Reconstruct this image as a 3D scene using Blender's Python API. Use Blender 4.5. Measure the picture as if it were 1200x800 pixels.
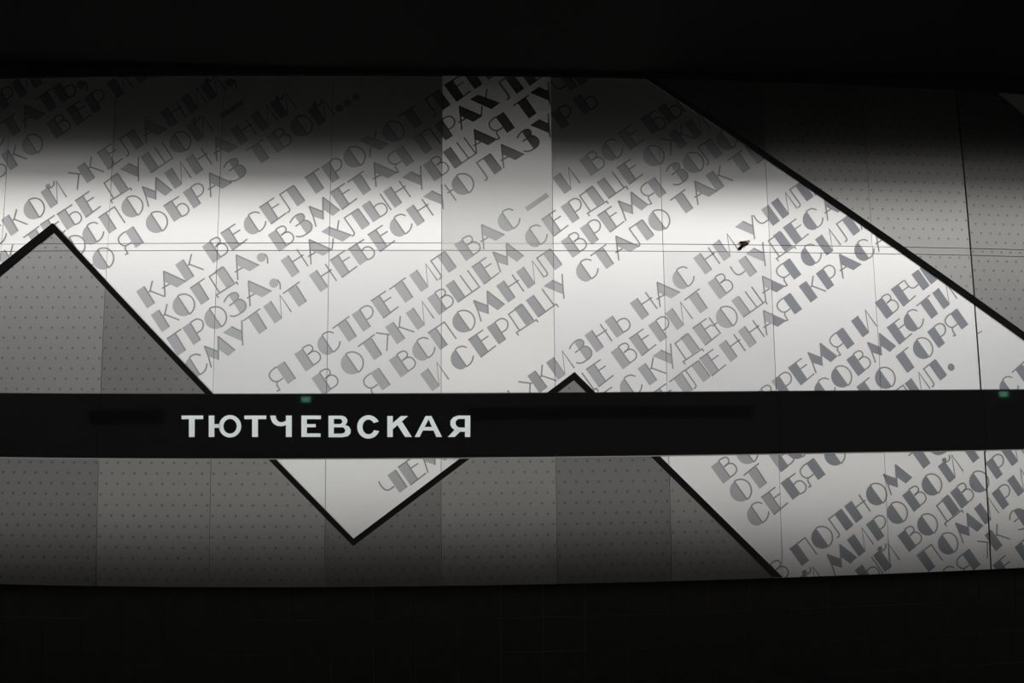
import bpy, bmesh, math, random
from mathutils import Vector, Matrix, Euler

for o in list(bpy.data.objects):
    bpy.data.objects.remove(o, do_unlink=True)
scene = bpy.context.scene
COL = scene.collection
random.seed(7)

# ------------------------------------------------------------------ camera
# metres: X along the track wall, -Y towards the platform, Z up (0 = platform level)
F_PX, PITCH, YAW, ROLL = 900.0, 0.10363392, 0.04603312, -0.0063838
CAM_X, CAM_D, CAM_Z = 4.3100248, 6.7591939, 1.5473759
cam_d = bpy.data.cameras.new('camera')
cam_d.sensor_fit = 'HORIZONTAL'
cam_d.sensor_width = 36.0
cam_d.lens = F_PX / 1200.0 * 36.0
cam_d.clip_start = 0.05
cam_d.clip_end = 200
cam = bpy.data.objects.new('camera', cam_d)
COL.objects.link(cam)
R = (Matrix.Rotation(-YAW, 3, 'Z') @ Matrix.Rotation(PITCH, 3, 'X') @ Matrix.Rotation(math.pi / 2, 3, 'X')
     @ Matrix.Rotation(ROLL, 3, 'Z'))
cam.matrix_world = Matrix.Translation((CAM_X, -CAM_D, CAM_Z)) @ R.to_4x4()
scene.camera = cam

# ------------------------------------------------------------------ world and exposure
world = bpy.data.worlds.new('world')
scene.world = world
world.use_nodes = True
world.node_tree.nodes['Background'].inputs[0].default_value = (0.5, 0.55, 0.6, 1)
world.node_tree.nodes['Background'].inputs[1].default_value = 0.0
vs = scene.view_settings
vs.view_transform = 'Standard'
vs.look = 'None'
vs.gamma = 1.0
vs.use_curve_mapping = False
vs.exposure = 0.0
LAMP_POWER = 2.05          # radiance of the platform-edge light line
HALL_FILL_POWER = 0.84          # radiance of unseen hall panels added to brighten the wall's reflections

# ------------------------------------------------------------------ survey tables
# GLYPHS: letter outlines in metres (fills, strokes); LINES: text, baseline offset, letter positions
ZIG_OUT = [(-.5609,2.483),(.4828,3.3218),(3.245,.549),(5.1739,1.9764),(6.9944,.1466),(7.1406,.0009)]
ZIG_IN = [(-.5535,2.3671),(.4917,3.2428),(3.2453,.4872),(5.1675,1.903),(6.9101,.1493),(7.0543,.0039)]
DIAG_UP = [(5.8816,4.7789),(5.9925,4.7022),(7.0337,3.9941),(8.1524,3.2137),(9.5082,2.312),(10.0365,1.966)]
DIAG_LOW = [(5.7925,4.7767),(5.9516,4.691),(7.0302,3.9316),(7.9868,3.2926),(9.5023,2.2467),(10.0303,1.9004)]
CORNER = [(9.4177,4.7288),(10.405,4.8089),(10.2992,4.0666)]
LUG = [(6.7115,3.0962),(6.7578,3.1407),(6.714,3.1522),(6.7948,3.1531)]
TAB = [(9.0074,2.3212),(9.0538,2.3442)]
NAME = [('Т',[[(1.7435,1.6057),(1.9333,1.6059),(1.9341,1.5748),(1.7444,1.5746)],[(1.8092,1.5746),(1.8592,1.5747),(1.8631,1.4215),(1.8132,1.4214)]]),
('Ю',[[(1.9832,1.6059),(2.0319,1.606),(2.0363,1.4217),(1.9877,1.4217)],[(2.0337,1.5326),(2.0812,1.5326),(2.0819,1.5004),(2.0344,1.5004)],[(2.2688,
1.5137),(2.2665,1.5332),(2.2291,1.5265),(2.2305,1.5137)],[(2.2665,1.5332),(2.2602,1.5518),(2.2253,1.5387),(2.2291,1.5265)],[(2.2602,1.5518),(2.2503,
1.5689),(2.2193,1.5499),(2.2253,1.5387)],[(2.2503,1.5689),(2.2372,1.5838),(2.2113,1.5596),(2.2193,1.5499)],[(2.2372,1.5838),(2.2214,1.5958),(2.2018,
1.5675),(2.2113,1.5596)],[(2.2214,1.5958),(2.2036,1.6044),(2.191,1.5731),(2.2018,1.5675)],[(2.2036,1.6044),(2.1845,1.6093),(2.1794,1.5763),(2.191,
1.5731)],[(2.1845,1.6093),(2.1648,1.6103),(2.1675,1.577),(2.1794,1.5763)],[(2.1648,1.6103),(2.1455,1.6073),(2.1558,1.575),(2.1675,1.577)],[(2.1455,
1.6073),(2.1272,1.6005),(2.1448,1.5706),(2.1558,1.575)],[(2.1272,1.6005),(2.1107,1.5902),(2.1349,1.5638),(2.1448,1.5706)],[(2.1107,1.5902),(2.0968,
1.5767),(2.1265,1.555),(2.1349,1.5638)],[(2.0968,1.5767),(2.0859,1.5606),(2.1199,1.5445),(2.1265,1.555)],[(2.0859,1.5606),(2.0786,1.5427),(2.1155,
1.5327),(2.1199,1.5445)],[(2.0786,1.5427),(2.0751,1.5235),(2.1134,1.5202),(2.1155,1.5327)],[(2.0751,1.5235),(2.0756,1.504),(2.1137,1.5074),(2.1134,
1.5202)],[(2.0756,1.504),(2.0799,1.4848),(2.1164,1.4948),(2.1137,1.5074)],[(2.0799,1.4848),(2.0881,1.4669),(2.1213,1.4831),(2.1164,1.4948)],[(2.0881,
1.4669),(2.0997,1.4509),(2.1283,1.4726),(2.1213,1.4831)],[(2.0997,1.4509),(2.1142,1.4375),(2.1371,1.4638),(2.1283,1.4726)],[(2.1142,1.4375),(2.1311,
1.4272),(2.1473,1.457),(2.1371,1.4638)],[(2.1311,1.4272),(2.1497,1.4204),(2.1586,1.4526),(2.1473,1.457)],[(2.1497,1.4204),(2.1691,1.4174),(2.1703,
1.4506),(2.1586,1.4526)],[(2.1691,1.4174),(2.1887,1.4184),(2.1822,1.4513),(2.1703,1.4506)],[(2.1887,1.4184),(2.2075,1.4233),(2.1936,1.4545),(2.1822,
1.4513)],[(2.2075,1.4233),(2.2249,1.4319),(2.2041,1.4601),(2.1936,1.4545)],[(2.2249,1.4319),(2.2402,1.4438),(2.2133,1.4679),(2.2041,1.4601)],[(2.2402,
1.4438),(2.2526,1.4586),(2.2208,1.4776),(2.2133,1.4679)],[(2.2526,1.4586),(2.2618,1.4757),(2.2263,1.4888),(2.2208,1.4776)],[(2.2618,1.4757),(2.2673,
1.4943),(2.2296,1.501),(2.2263,1.4888)],[(2.2673,1.4943),(2.2688,1.5137),(2.2305,1.5137),(2.2296,1.501)]]),('Т',[[(2.2951,1.6059),(2.4852,1.6057),
(2.4858,1.5746),(2.2957,1.5748)],[(2.3633,1.5747),(2.4139,1.5747),(2.4168,1.4216),(2.3663,1.4217)]]),('Ч',[[(2.657,1.6054),(2.7074,1.6053),(2.7104,
1.4212),(2.66,1.4213)],[(2.52,1.6057),(2.525,1.5801),(2.5698,1.5889),(2.5672,1.6056)],[(2.525,1.5801),(2.5368,1.5523),(2.5768,1.5711),(2.5698,
1.5889)],[(2.5368,1.5523),(2.5574,1.5301),(2.5871,1.5589),(2.5768,1.5711)],[(2.5574,1.5301),(2.5834,1.5167),(2.5996,1.5511),(2.5871,1.5589)],[(2.5834,
1.5167),(2.6137,1.5133),(2.6165,1.5477),(2.5996,1.5511)],[(2.6137,1.5133),(2.6394,1.5166),(2.6388,1.5521),(2.6165,1.5477)],[(2.6394,1.5166),(2.6583,
1.5244),(2.6577,1.5632),(2.6388,1.5521)]]),('Е',[[(2.7914,1.6052),(2.8385,1.605),(2.8412,1.4209),(2.7942,1.421)],[(2.8385,1.605),(2.9604,1.6047),
(2.9608,1.5736),(2.8389,1.5739)],[(2.8396,1.5317),(2.9167,1.5315),(2.9171,1.5038),(2.84,1.504)],[(2.8407,1.4519),(2.9591,1.4515),(2.9595,1.4205),
(2.8412,1.4209)]]),('В',[[(3.0268,1.6034),(3.0726,1.6033),(3.0748,1.4179),(3.0291,1.4181)],[(3.0726,1.6033),(3.1419,1.603),(3.1254,1.5753),(3.0729,
1.5755)],[(3.1419,1.603),(3.1721,1.5929),(3.1389,1.5708),(3.1254,1.5753)],[(3.1721,1.5929),(3.1903,1.5673),(3.148,1.5541),(3.1389,1.5708)],[(3.1903,
1.5673),(3.1872,1.5417),(3.1437,1.5397),(3.148,1.5541)],[(3.1872,1.5417),(3.1729,1.5218),(3.1282,1.5308),(3.1437,1.5397)],[(3.1729,1.5218),(3.202,
1.5117),(3.1542,1.503),(3.1282,1.5308)],[(3.202,1.5117),(3.2202,1.4817),(3.1722,1.4841),(3.1542,1.503)],[(3.2202,1.4817),(3.2183,1.4506),(3.1724,
1.4674),(3.1722,1.4841)],[(3.2183,1.4506),(3.1962,1.4263),(3.1636,1.4542),(3.1724,1.4674)],[(3.1962,1.4263),(3.1495,1.4176),(3.138,1.4487),(3.1636,
1.4542)],[(3.1495,1.4176),(3.0748,1.4179),(3.0745,1.4489),(3.138,1.4487)],[(3.0735,1.531),(3.1282,1.5308),(3.1542,1.503),(3.0738,1.5033)]]),
('С',[[(3.4609,1.551),(3.4509,1.567),(3.4122,1.548),(3.418,1.5388)],[(3.4509,1.567),(3.4382,1.581),(3.4051,1.5558),(3.4122,1.548)],[(3.4382,1.581),
(3.4233,1.5922),(3.397,1.5619),(3.4051,1.5558)],[(3.4233,1.5922),(3.4066,1.6004),(3.3881,1.5662),(3.397,1.5619)],[(3.4066,1.6004),(3.3887,1.6053),
(3.3787,1.5684),(3.3881,1.5662)],[(3.3887,1.6053),(3.3703,1.6066),(3.3692,1.5686),(3.3787,1.5684)],[(3.3703,1.6066),(3.3521,1.6044),(3.3598,1.5667),
(3.3692,1.5686)],[(3.3521,1.6044),(3.3346,1.5987),(3.3509,1.5628),(3.3598,1.5667)],[(3.3346,1.5987),(3.3184,1.5897),(3.3428,1.557),(3.3509,1.5628)],
[(3.3184,1.5897),(3.3043,1.5778),(3.3357,1.5495),(3.3428,1.557)],[(3.3043,1.5778),(3.2926,1.5633),(3.3298,1.5405),(3.3357,1.5495)],[(3.2926,1.5633),
(3.2837,1.5468),(3.3254,1.5304),(3.3298,1.5405)],[(3.2837,1.5468),(3.2781,1.5288),(3.3226,1.5195),(3.3254,1.5304)],[(3.2781,1.5288),(3.2758,1.5101),
(3.3215,1.5081),(3.3226,1.5195)],[(3.2758,1.5101),(3.2769,1.4911),(3.3221,1.4966),(3.3215,1.5081)],[(3.2769,1.4911),(3.2814,1.4727),(3.3244,1.4855),
(3.3221,1.4966)],[(3.2814,1.4727),(3.2892,1.4555),(3.3283,1.4749),(3.3244,1.4855)],[(3.2892,1.4555),(3.3,1.44),(3.3337,1.4654),(3.3283,1.4749)],[(3.3,
1.44),(3.3133,1.4268),(3.3405,1.4572),(3.3337,1.4654)],[(3.3133,1.4268),(3.3288,1.4164),(3.3483,1.4506),(3.3405,1.4572)],[(3.3288,1.4164),(3.3459,
1.4091),(3.357,1.4458),(3.3483,1.4506)],[(3.3459,1.4091),(3.3639,1.4052),(3.3663,1.443),(3.357,1.4458)],[(3.3639,1.4052),(3.3823,1.4048),(3.3757,
1.4422),(3.3663,1.443)],[(3.3823,1.4048),(3.4003,1.4079),(3.3852,1.4435),(3.3757,1.4422)],[(3.4003,1.4079),(3.4175,1.4145),(3.3942,1.4468),(3.3852,
1.4435)],[(3.4175,1.4145),(3.4331,1.4242),(3.4026,1.4521),(3.3942,1.4468)],[(3.4331,1.4242),(3.4467,1.4369),(3.4101,1.4591),(3.4026,1.4521)],[(3.4467,
1.4369),(3.4576,1.4519),(3.4163,1.4677),(3.4101,1.4591)],[(3.4576,1.4519),(3.4657,1.4688),(3.4211,1.4775),(3.4163,1.4677)]]),('К',[[(3.536,1.5993),
(3.5828,1.599),(3.5839,1.4179),(3.5371,1.4181)],[(3.5832,1.5378),(3.6543,1.5987),(3.7168,1.5984),(3.5835,1.4845)],[(3.6246,1.5198),(3.6634,1.5508),
(3.7487,1.4169),(3.6908,1.4173)]]),('А',[[(3.7732,1.4168),(3.8675,1.5976),(3.8932,1.5975),(3.8932,1.5696),(3.8156,1.4165)],[(4.0094,1.4153),(3.9177,
1.5973),(3.8932,1.5975),(3.8932,1.5696),(3.9604,1.4156)],[(3.8444,1.4719),(3.8599,1.503),(3.9246,1.5026),(3.9369,1.4714)]]),('Я',[[(4.2084,1.599),
(4.2542,1.5987),(4.2538,1.4136),(4.208,1.4139)],[(4.2084,1.599),(4.1468,1.5994),(4.158,1.5703),(4.2083,1.5699)],[(4.1468,1.5994),(4.1077,1.5851),
(4.139,1.5626),(4.158,1.5703)],[(4.1077,1.5851),(4.0831,1.5573),(4.1278,1.5481),(4.139,1.5626)],[(4.0831,1.5573),(4.082,1.5183),(4.1267,1.5292),
(4.1278,1.5481)],[(4.082,1.5183),(4.0965,1.4926),(4.1345,1.5124),(4.1267,1.5292)],[(4.0965,1.4926),(4.1188,1.4746),(4.1467,1.5012),(4.1345,1.5124)],
[(4.1188,1.4746),(4.1467,1.4611),(4.1635,1.4955),(4.1467,1.5012)],[(4.1467,1.4611),(4.2081,1.4584),(4.2082,1.4952),(4.1635,1.4955)],[(4.0596,1.415),
(4.1166,1.4747),(4.1679,1.4609),(4.1187,1.4146)]])]
CX = [4.597421,-.001105284,.0004276206,-.001191613,-2.917953e-05,-6.42858e-06,5.005292,-.00107049,-.04063838,.002078471,-9.134879e-05,.01100966,-.01923866,
.001942588,-.0001265527,-.2313019,.006959852,-.0003627805,.005920947,-.000614729,-.0002464951]
CZ = [2.40105,2.398737,-.005315308,-.02437322,.0008222899,-4.118864e-05,.00408242,-.001860588,.004946487,.001250235,-5.90271e-05,-.007487081,-.09719859,
.004255463,-.0001723367,-.01136561,.002832263,-.0002879217,-.0002745699,-.0001289852,2.011128e-05]
GLYPHS = {'К': ([[(.0031,.186),(.0844,.186),(.0844,0),(.0031,0)]],[(0,[(.0859,.1832),(.083,.0009)]),(0,[(.0934,.1135),(.1089,.1177),(.1776,.1831)]),(0,[(.1089,
.1177),(.19,-.0008)])]),'А': ([[(.1125,.1982),(.2297,.0008),(.1324,.0034),(.068,.1145)]],[(0,[(.1125,.1982),(.2297,.0008)]),(0,[(.1137,.1973),(.0013,
-.0009)]),(0,[(.0173,.0741),(.0962,.0683)])]),'Г': ([[(-.0001,.186),(.0866,.186),(.0866,0),(-.0001,0)]],[(0,[(.0897,.1804),(.0835,.002)]),(0,[(-.0003,
.1826),(.1567,.1821)])]),'Д': ([[(.0038,.186),(.086,.186),(.086,0),(.0038,0)]],[(0,[(.0856,.1733),(.0865,-.0017)]),(0,[(.0856,.1733),(-.0645,.1703),
(-.0691,-.0011)]),(0,[(-.1005,-.0352),(-.1024,-.003),(.1095,-.0112),(.1075,-.038)])]),'Р': ([[(.0015,.186),(.0806,.186),(.0806,0),(.0015,0)]],[(0,
[(.0851,.1813),(.0761,.0029)]),(1,[(.0851,.1813),(.1275,.1815),(.1576,.1726),(.18,.1407),(.1726,.102),(.1368,.0729),(.0862,.0717)])]),'З': ([[(.0038,
.1792),(.0307,.1855),(.0545,.1828),(.0728,.1662),(.0735,.1367),(.0475,.1139),(.0774,.09),(.0874,.0457),(.0696,.0116),(.0385,-.0038),(.0004,-.0021)]],
[(1,[(-.0649,.162),(-.0317,.1807),(.0153,.1898),(.0545,.1828),(.0728,.1662),(.0735,.1367),(.0475,.1139)]),(1,[(.0035,.1093),(.0463,.1119),(.0774,.09),
(.0874,.0457),(.0696,.0116),(.0385,-.0038),(-.0008,-.0041),(-.0374,-.0016),(-.0657,.0108),(-.0866,.0302)]),(0,[(-.0423,.1089),(.0062,.1093)])]),
'И': ([[(.0003,.186),(.0794,.186),(.0794,0),(.0003,0)]],[(0,[(.08,.1886),(.0787,.0079),(.1784,.1849),(.1778,.0015)])]),'В': ([[(-.0001,.186),(.0842,
.186),(.0842,0),(-.0001,0)]],[(0,[(.0848,.1864),(.0836,.0099)]),(1,[(.0848,.1864),(.1125,.1872),(.1486,.1802),(.1659,.1589),(.1604,.1305),(.1334,
.1173),(.0953,.1146)]),(1,[(.0953,.1146),(.1346,.1164),(.1674,.1007),(.1823,.0663),(.1748,.0311),(.1424,.0099),(.0836,.0099)])]),'С': ([[(-.008,
.1838),(-.0401,.1774),(-.0725,.1569),(-.0946,.1245),(-.103,.0825),(-.0939,.0446),(-.072,.016),(-.0439,.0031),(-.011,.0039)]],[(0,[(-.008,.1838),
(-.011,.0039)]),(1,[(-.008,.1838),(.026,.1861),(.0631,.1727),(.0877,.141)]),(1,[(-.011,.0039),(.0327,.0069),(.0689,.0246),(.094,.0503)])]),
'Е': ([[(-.001,.186),(.0819,.186),(.0819,0),(-.001,0)]],[(0,[(.0843,.1833),(.0794,.0094)]),(0,[(-.0021,.1879),(.1572,.1856)]),(0,[(.0868,.1161),
(.1625,.1144)]),(0,[(.0,.0),(.1692,.0069)])]),'Т': ([[(-.0016,.186),(.0829,.186),(.0829,0),(-.0016,0)]],[(0,[(.0864,.173),(.0795,.0019)]),(0,[(-.0502,
.18),(.1304,.1843)])]),'Л': ([[(.0001,.186),(.0821,.186),(.0821,0),(.0001,0)]],[(0,[(.0811,.1813),(.083,.007)]),(0,[(.0811,.1813),(-.0679,.1817),
(-.0686,.0414),(-.0712,.0145),(-.0856,.0026),(-.1073,.0045)])]),'Н': ([[(-.0004,.186),(.078,.186),(.078,0),(-.0004,0)]],[(0,[(.0795,.1865),(.0765,
.0053)]),(0,[(.0814,.1145),(.1959,.1123)]),(0,[(.1748,.1857),(.1726,.0017)])]),'Б': ([[(-.002,.186),(.0832,.186),(.0832,0),(-.002,0)]],[(0,[(.0833,
.1739),(.0832,.001)]),(0,[(-.004,.1775),(.1632,.1737)]),(1,[(.0849,.0998),(.1232,.1085),(.16,.0921),(.1749,.0523),(.1651,.0136),(.1301,-.0052),(.0832,
.001)])]),'М': ([[(.0522,.1923),(.1242,.0846),(.0882,.0189),(.0311,.0949)],[(.2001,.1936),(.2561,.0041),(.1769,-.003),(.1407,.0976)]],[(0,[(.0522,
.1923),(.0311,.0949),(.0,.0)]),(0,[(.0522,.1923),(.1242,.0846)]),(0,[(.2001,.1936),(.0882,.0189)]),(0,[(.2001,.1936),(.2561,.0041)])]),
'У': ([[(-.0842,.1975),(.0097,.1982),(.0607,.1077),(.0176,.0349)]],[(0,[(.0097,.1982),(.0607,.1077)]),(0,[(.1181,.1937),(.0634,.1087),(.0,.0)])]),
'Ь': ([[(.0008,.186),(.0811,.186),(.0811,0),(.0008,0)]],[(0,[(.0834,.1843),(.0788,.0073)]),(1,[(.0837,.1097),(.1212,.1173),(.1647,.0995),(.1785,
.0628),(.1676,.0251),(.1319,.0039),(.0788,.0073)])]),'Ы': ([[(.0008,.186),(.0811,.186),(.0811,0),(.0008,0)]],[(0,[(.0834,.1843),(.0788,.0073)]),(1,
[(.0837,.1097),(.1212,.1173),(.1647,.0995),(.1785,.0628),(.1676,.0251),(.1319,.0039),(.0788,.0073)]),(0,[(.1989,.184),(.197,.0017)])]),'Х': ([[(.0122,
.1961),(.0893,.1947),(.2155,.0136),(.1192,.0096)]],[(0,[(.0893,.1947),(.2155,.0136)]),(0,[(.1997,.1921),(.1396,.1259)]),(0,[(.0689,.0848),(.0065,
.0097)])]),'П': ([[(-.0039,.186),(.0737,.186),(.0737,0),(-.0039,0)]],[(0,[(.0745,.1793),(.0729,-.0005)]),(0,[(-.0078,.1861),(.1687,.1829),(.1692,
-.0006)])]),'Ш': ([[(-.0001,.186),(.0811,.186),(.0811,0),(-.0001,0)]],[(0,[(.0823,.1866),(.08,.0048)]),(0,[(.0,.0),(.2383,.0021),(.2378,.1864)]),(0,
[(.1564,.1866),(.1593,.0057)])]),'Щ': ([[(-.0002,.186),(.0789,.186),(.0789,0),(-.0002,0)]],[(0,[(.0792,.1761),(.0786,-.0023)]),(0,[(.0,.0),(.2596,
-.0036),(.256,-.0347)]),(0,[(.1563,.1782),(.159,.0039)]),(0,[(.2323,.1785),(.2325,.0008)])]),'Ц': ([[(-.0003,.186),(.0825,.186),(.0825,0),(-.0003,
0)]],[(0,[(.0807,.1848),(.0843,.0065)]),(0,[(.0,.0),(.2029,.0015),(.2014,-.0332)]),(0,[(.178,.1856),(.1795,.0056)])]),'Я': ([[(.0037,.186),(.0857,
.186),(.0857,0),(.0037,0)]],[(0,[(.086,.182),(.0854,-.0007)]),(1,[(.0074,.1822),(-.0411,.1815),(-.0803,.166),(-.0938,.1298),(-.0806,.0886),(-.0491,
.0682),(.0005,.0681)]),(0,[(-.0612,.0704),(-.0788,.0508),(-.0823,-.0014),(-.11,.0044)])]),'Ж': ([[(-.0015,.186),(.0804,.186),(.0804,0),(-.0015,0)]],
[(0,[(.0793,.1831),(.0816,.003)]),(0,[(.0852,.1113),(.1011,.1158),(.1638,.1905)]),(0,[(.1011,.1158),(.1837,.0014)]),(0,[(-.096,.1892),(-.0052,
.1065)]),(0,[(-.0203,.1172),(-.1091,.0029)])]),'Ч': ([[(-.0014,.186),(.0791,.186),(.0791,0),(-.0014,0)]],[(0,[(.0804,.1839),(.0779,.0022)]),(1,
[(-.0933,.1856),(-.097,.1372),(-.0885,.0956),(-.0602,.0733),(-.0045,.0734)])]),'Й': ([[(.0003,.186),(.0794,.186),(.0794,0),(.0003,0)],[(.0649,.2038),
(.0807,.2161),(.111,.207),(.109,.1775),(.0827,.1726),(.0651,.1803)]],[(0,[(.08,.1886),(.0787,.0079),(.1784,.1849),(.1778,.0015)]),(1,[(.0788,.1736),
(.1087,.1638),(.1424,.1728),(.1567,.2001)])]),'О': ([[(-.0,.189),(-.0256,.1856),(-.0495,.1757),(-.07,.16),(-.0857,.1395),(-.0956,.1156),(-.099,.09),
(-.0956,.0644),(-.0857,.0405),(-.07,.02),(-.0495,.0043),(-.0256,-.0056),(-.0,-.009)]],[(0,[(.0,.189),(.0256,.1856),(.0495,.1757),(.07,.16),(.0857,
.1395),(.0956,.1156),(.099,.09),(.0956,.0644),(.0857,.0405),(.07,.02),(.0495,.0043),(.0256,-.0056),(.0,-.009)]),(0,[(-.0,.189),(-.0,-.009)])]),
'Ю': ([[(-.0,.189),(-.0256,.1856),(-.0495,.1757),(-.07,.16),(-.0857,.1395),(-.0956,.1156),(-.099,.09),(-.0956,.0644),(-.0857,.0405),(-.07,.02),
(-.0495,.0043),(-.0256,-.0056),(-.0,-.009)]],[(0,[(.0,.189),(.0256,.1856),(.0495,.1757),(.07,.16),(.0857,.1395),(.0956,.1156),(.099,.09),(.0956,
.0644),(.0857,.0405),(.07,.02),(.0495,.0043),(.0256,-.0056),(.0,-.009)]),(0,[(-.0,.189),(-.0,-.009)]),(0,[(-.135,0),(-.135,.18)]),(0,[(-.16,.1),(-.1,
.1)])]),'Э': ([[(.0,.189),(.0256,.1856),(.0495,.1757),(.07,.16),(.0857,.1395),(.0956,.1156),(.099,.09),(.0956,.0644),(.0857,.0405),(.07,.02),(.0495,
.0043),(.0256,-.0056),(.0,-.009)]],[(0,[(.0,.189),(-.024832,.1856),(-.048015,.1757),(-.0679,.16),(-.083129,.1395)]),(0,[(-.0679,.02),(-.048015,.0043),
(-.024832,-.0056),(-.0,-.009)]),(0,[(-.06,.1),(0,.1)])]),'.': ([[(.07,.035),(.0653,.0525),(.0525,.0653),(.035,.07),(.0175,.0653),(.0047,.0525),(.0,
.035),(.0047,.0175),(.0175,.0047),(.035,.0),(.0525,.0047),(.0653,.0175)]],[]),',': ([[(.087,.05),(.0814,.071),(.066,.0864),(.045,.092),(.024,.0864),
(.0086,.071),(.003,.05),(.0086,.029),(.024,.0136),(.045,.008),(.066,.0136),(.0814,.029)]],[(1,[(.085,.06),(.088,.02),(.06,-.03)])]),'—': ([[(0,.06),
(.24,.06),(.24,.105),(0,.105)]],[])}
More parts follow.
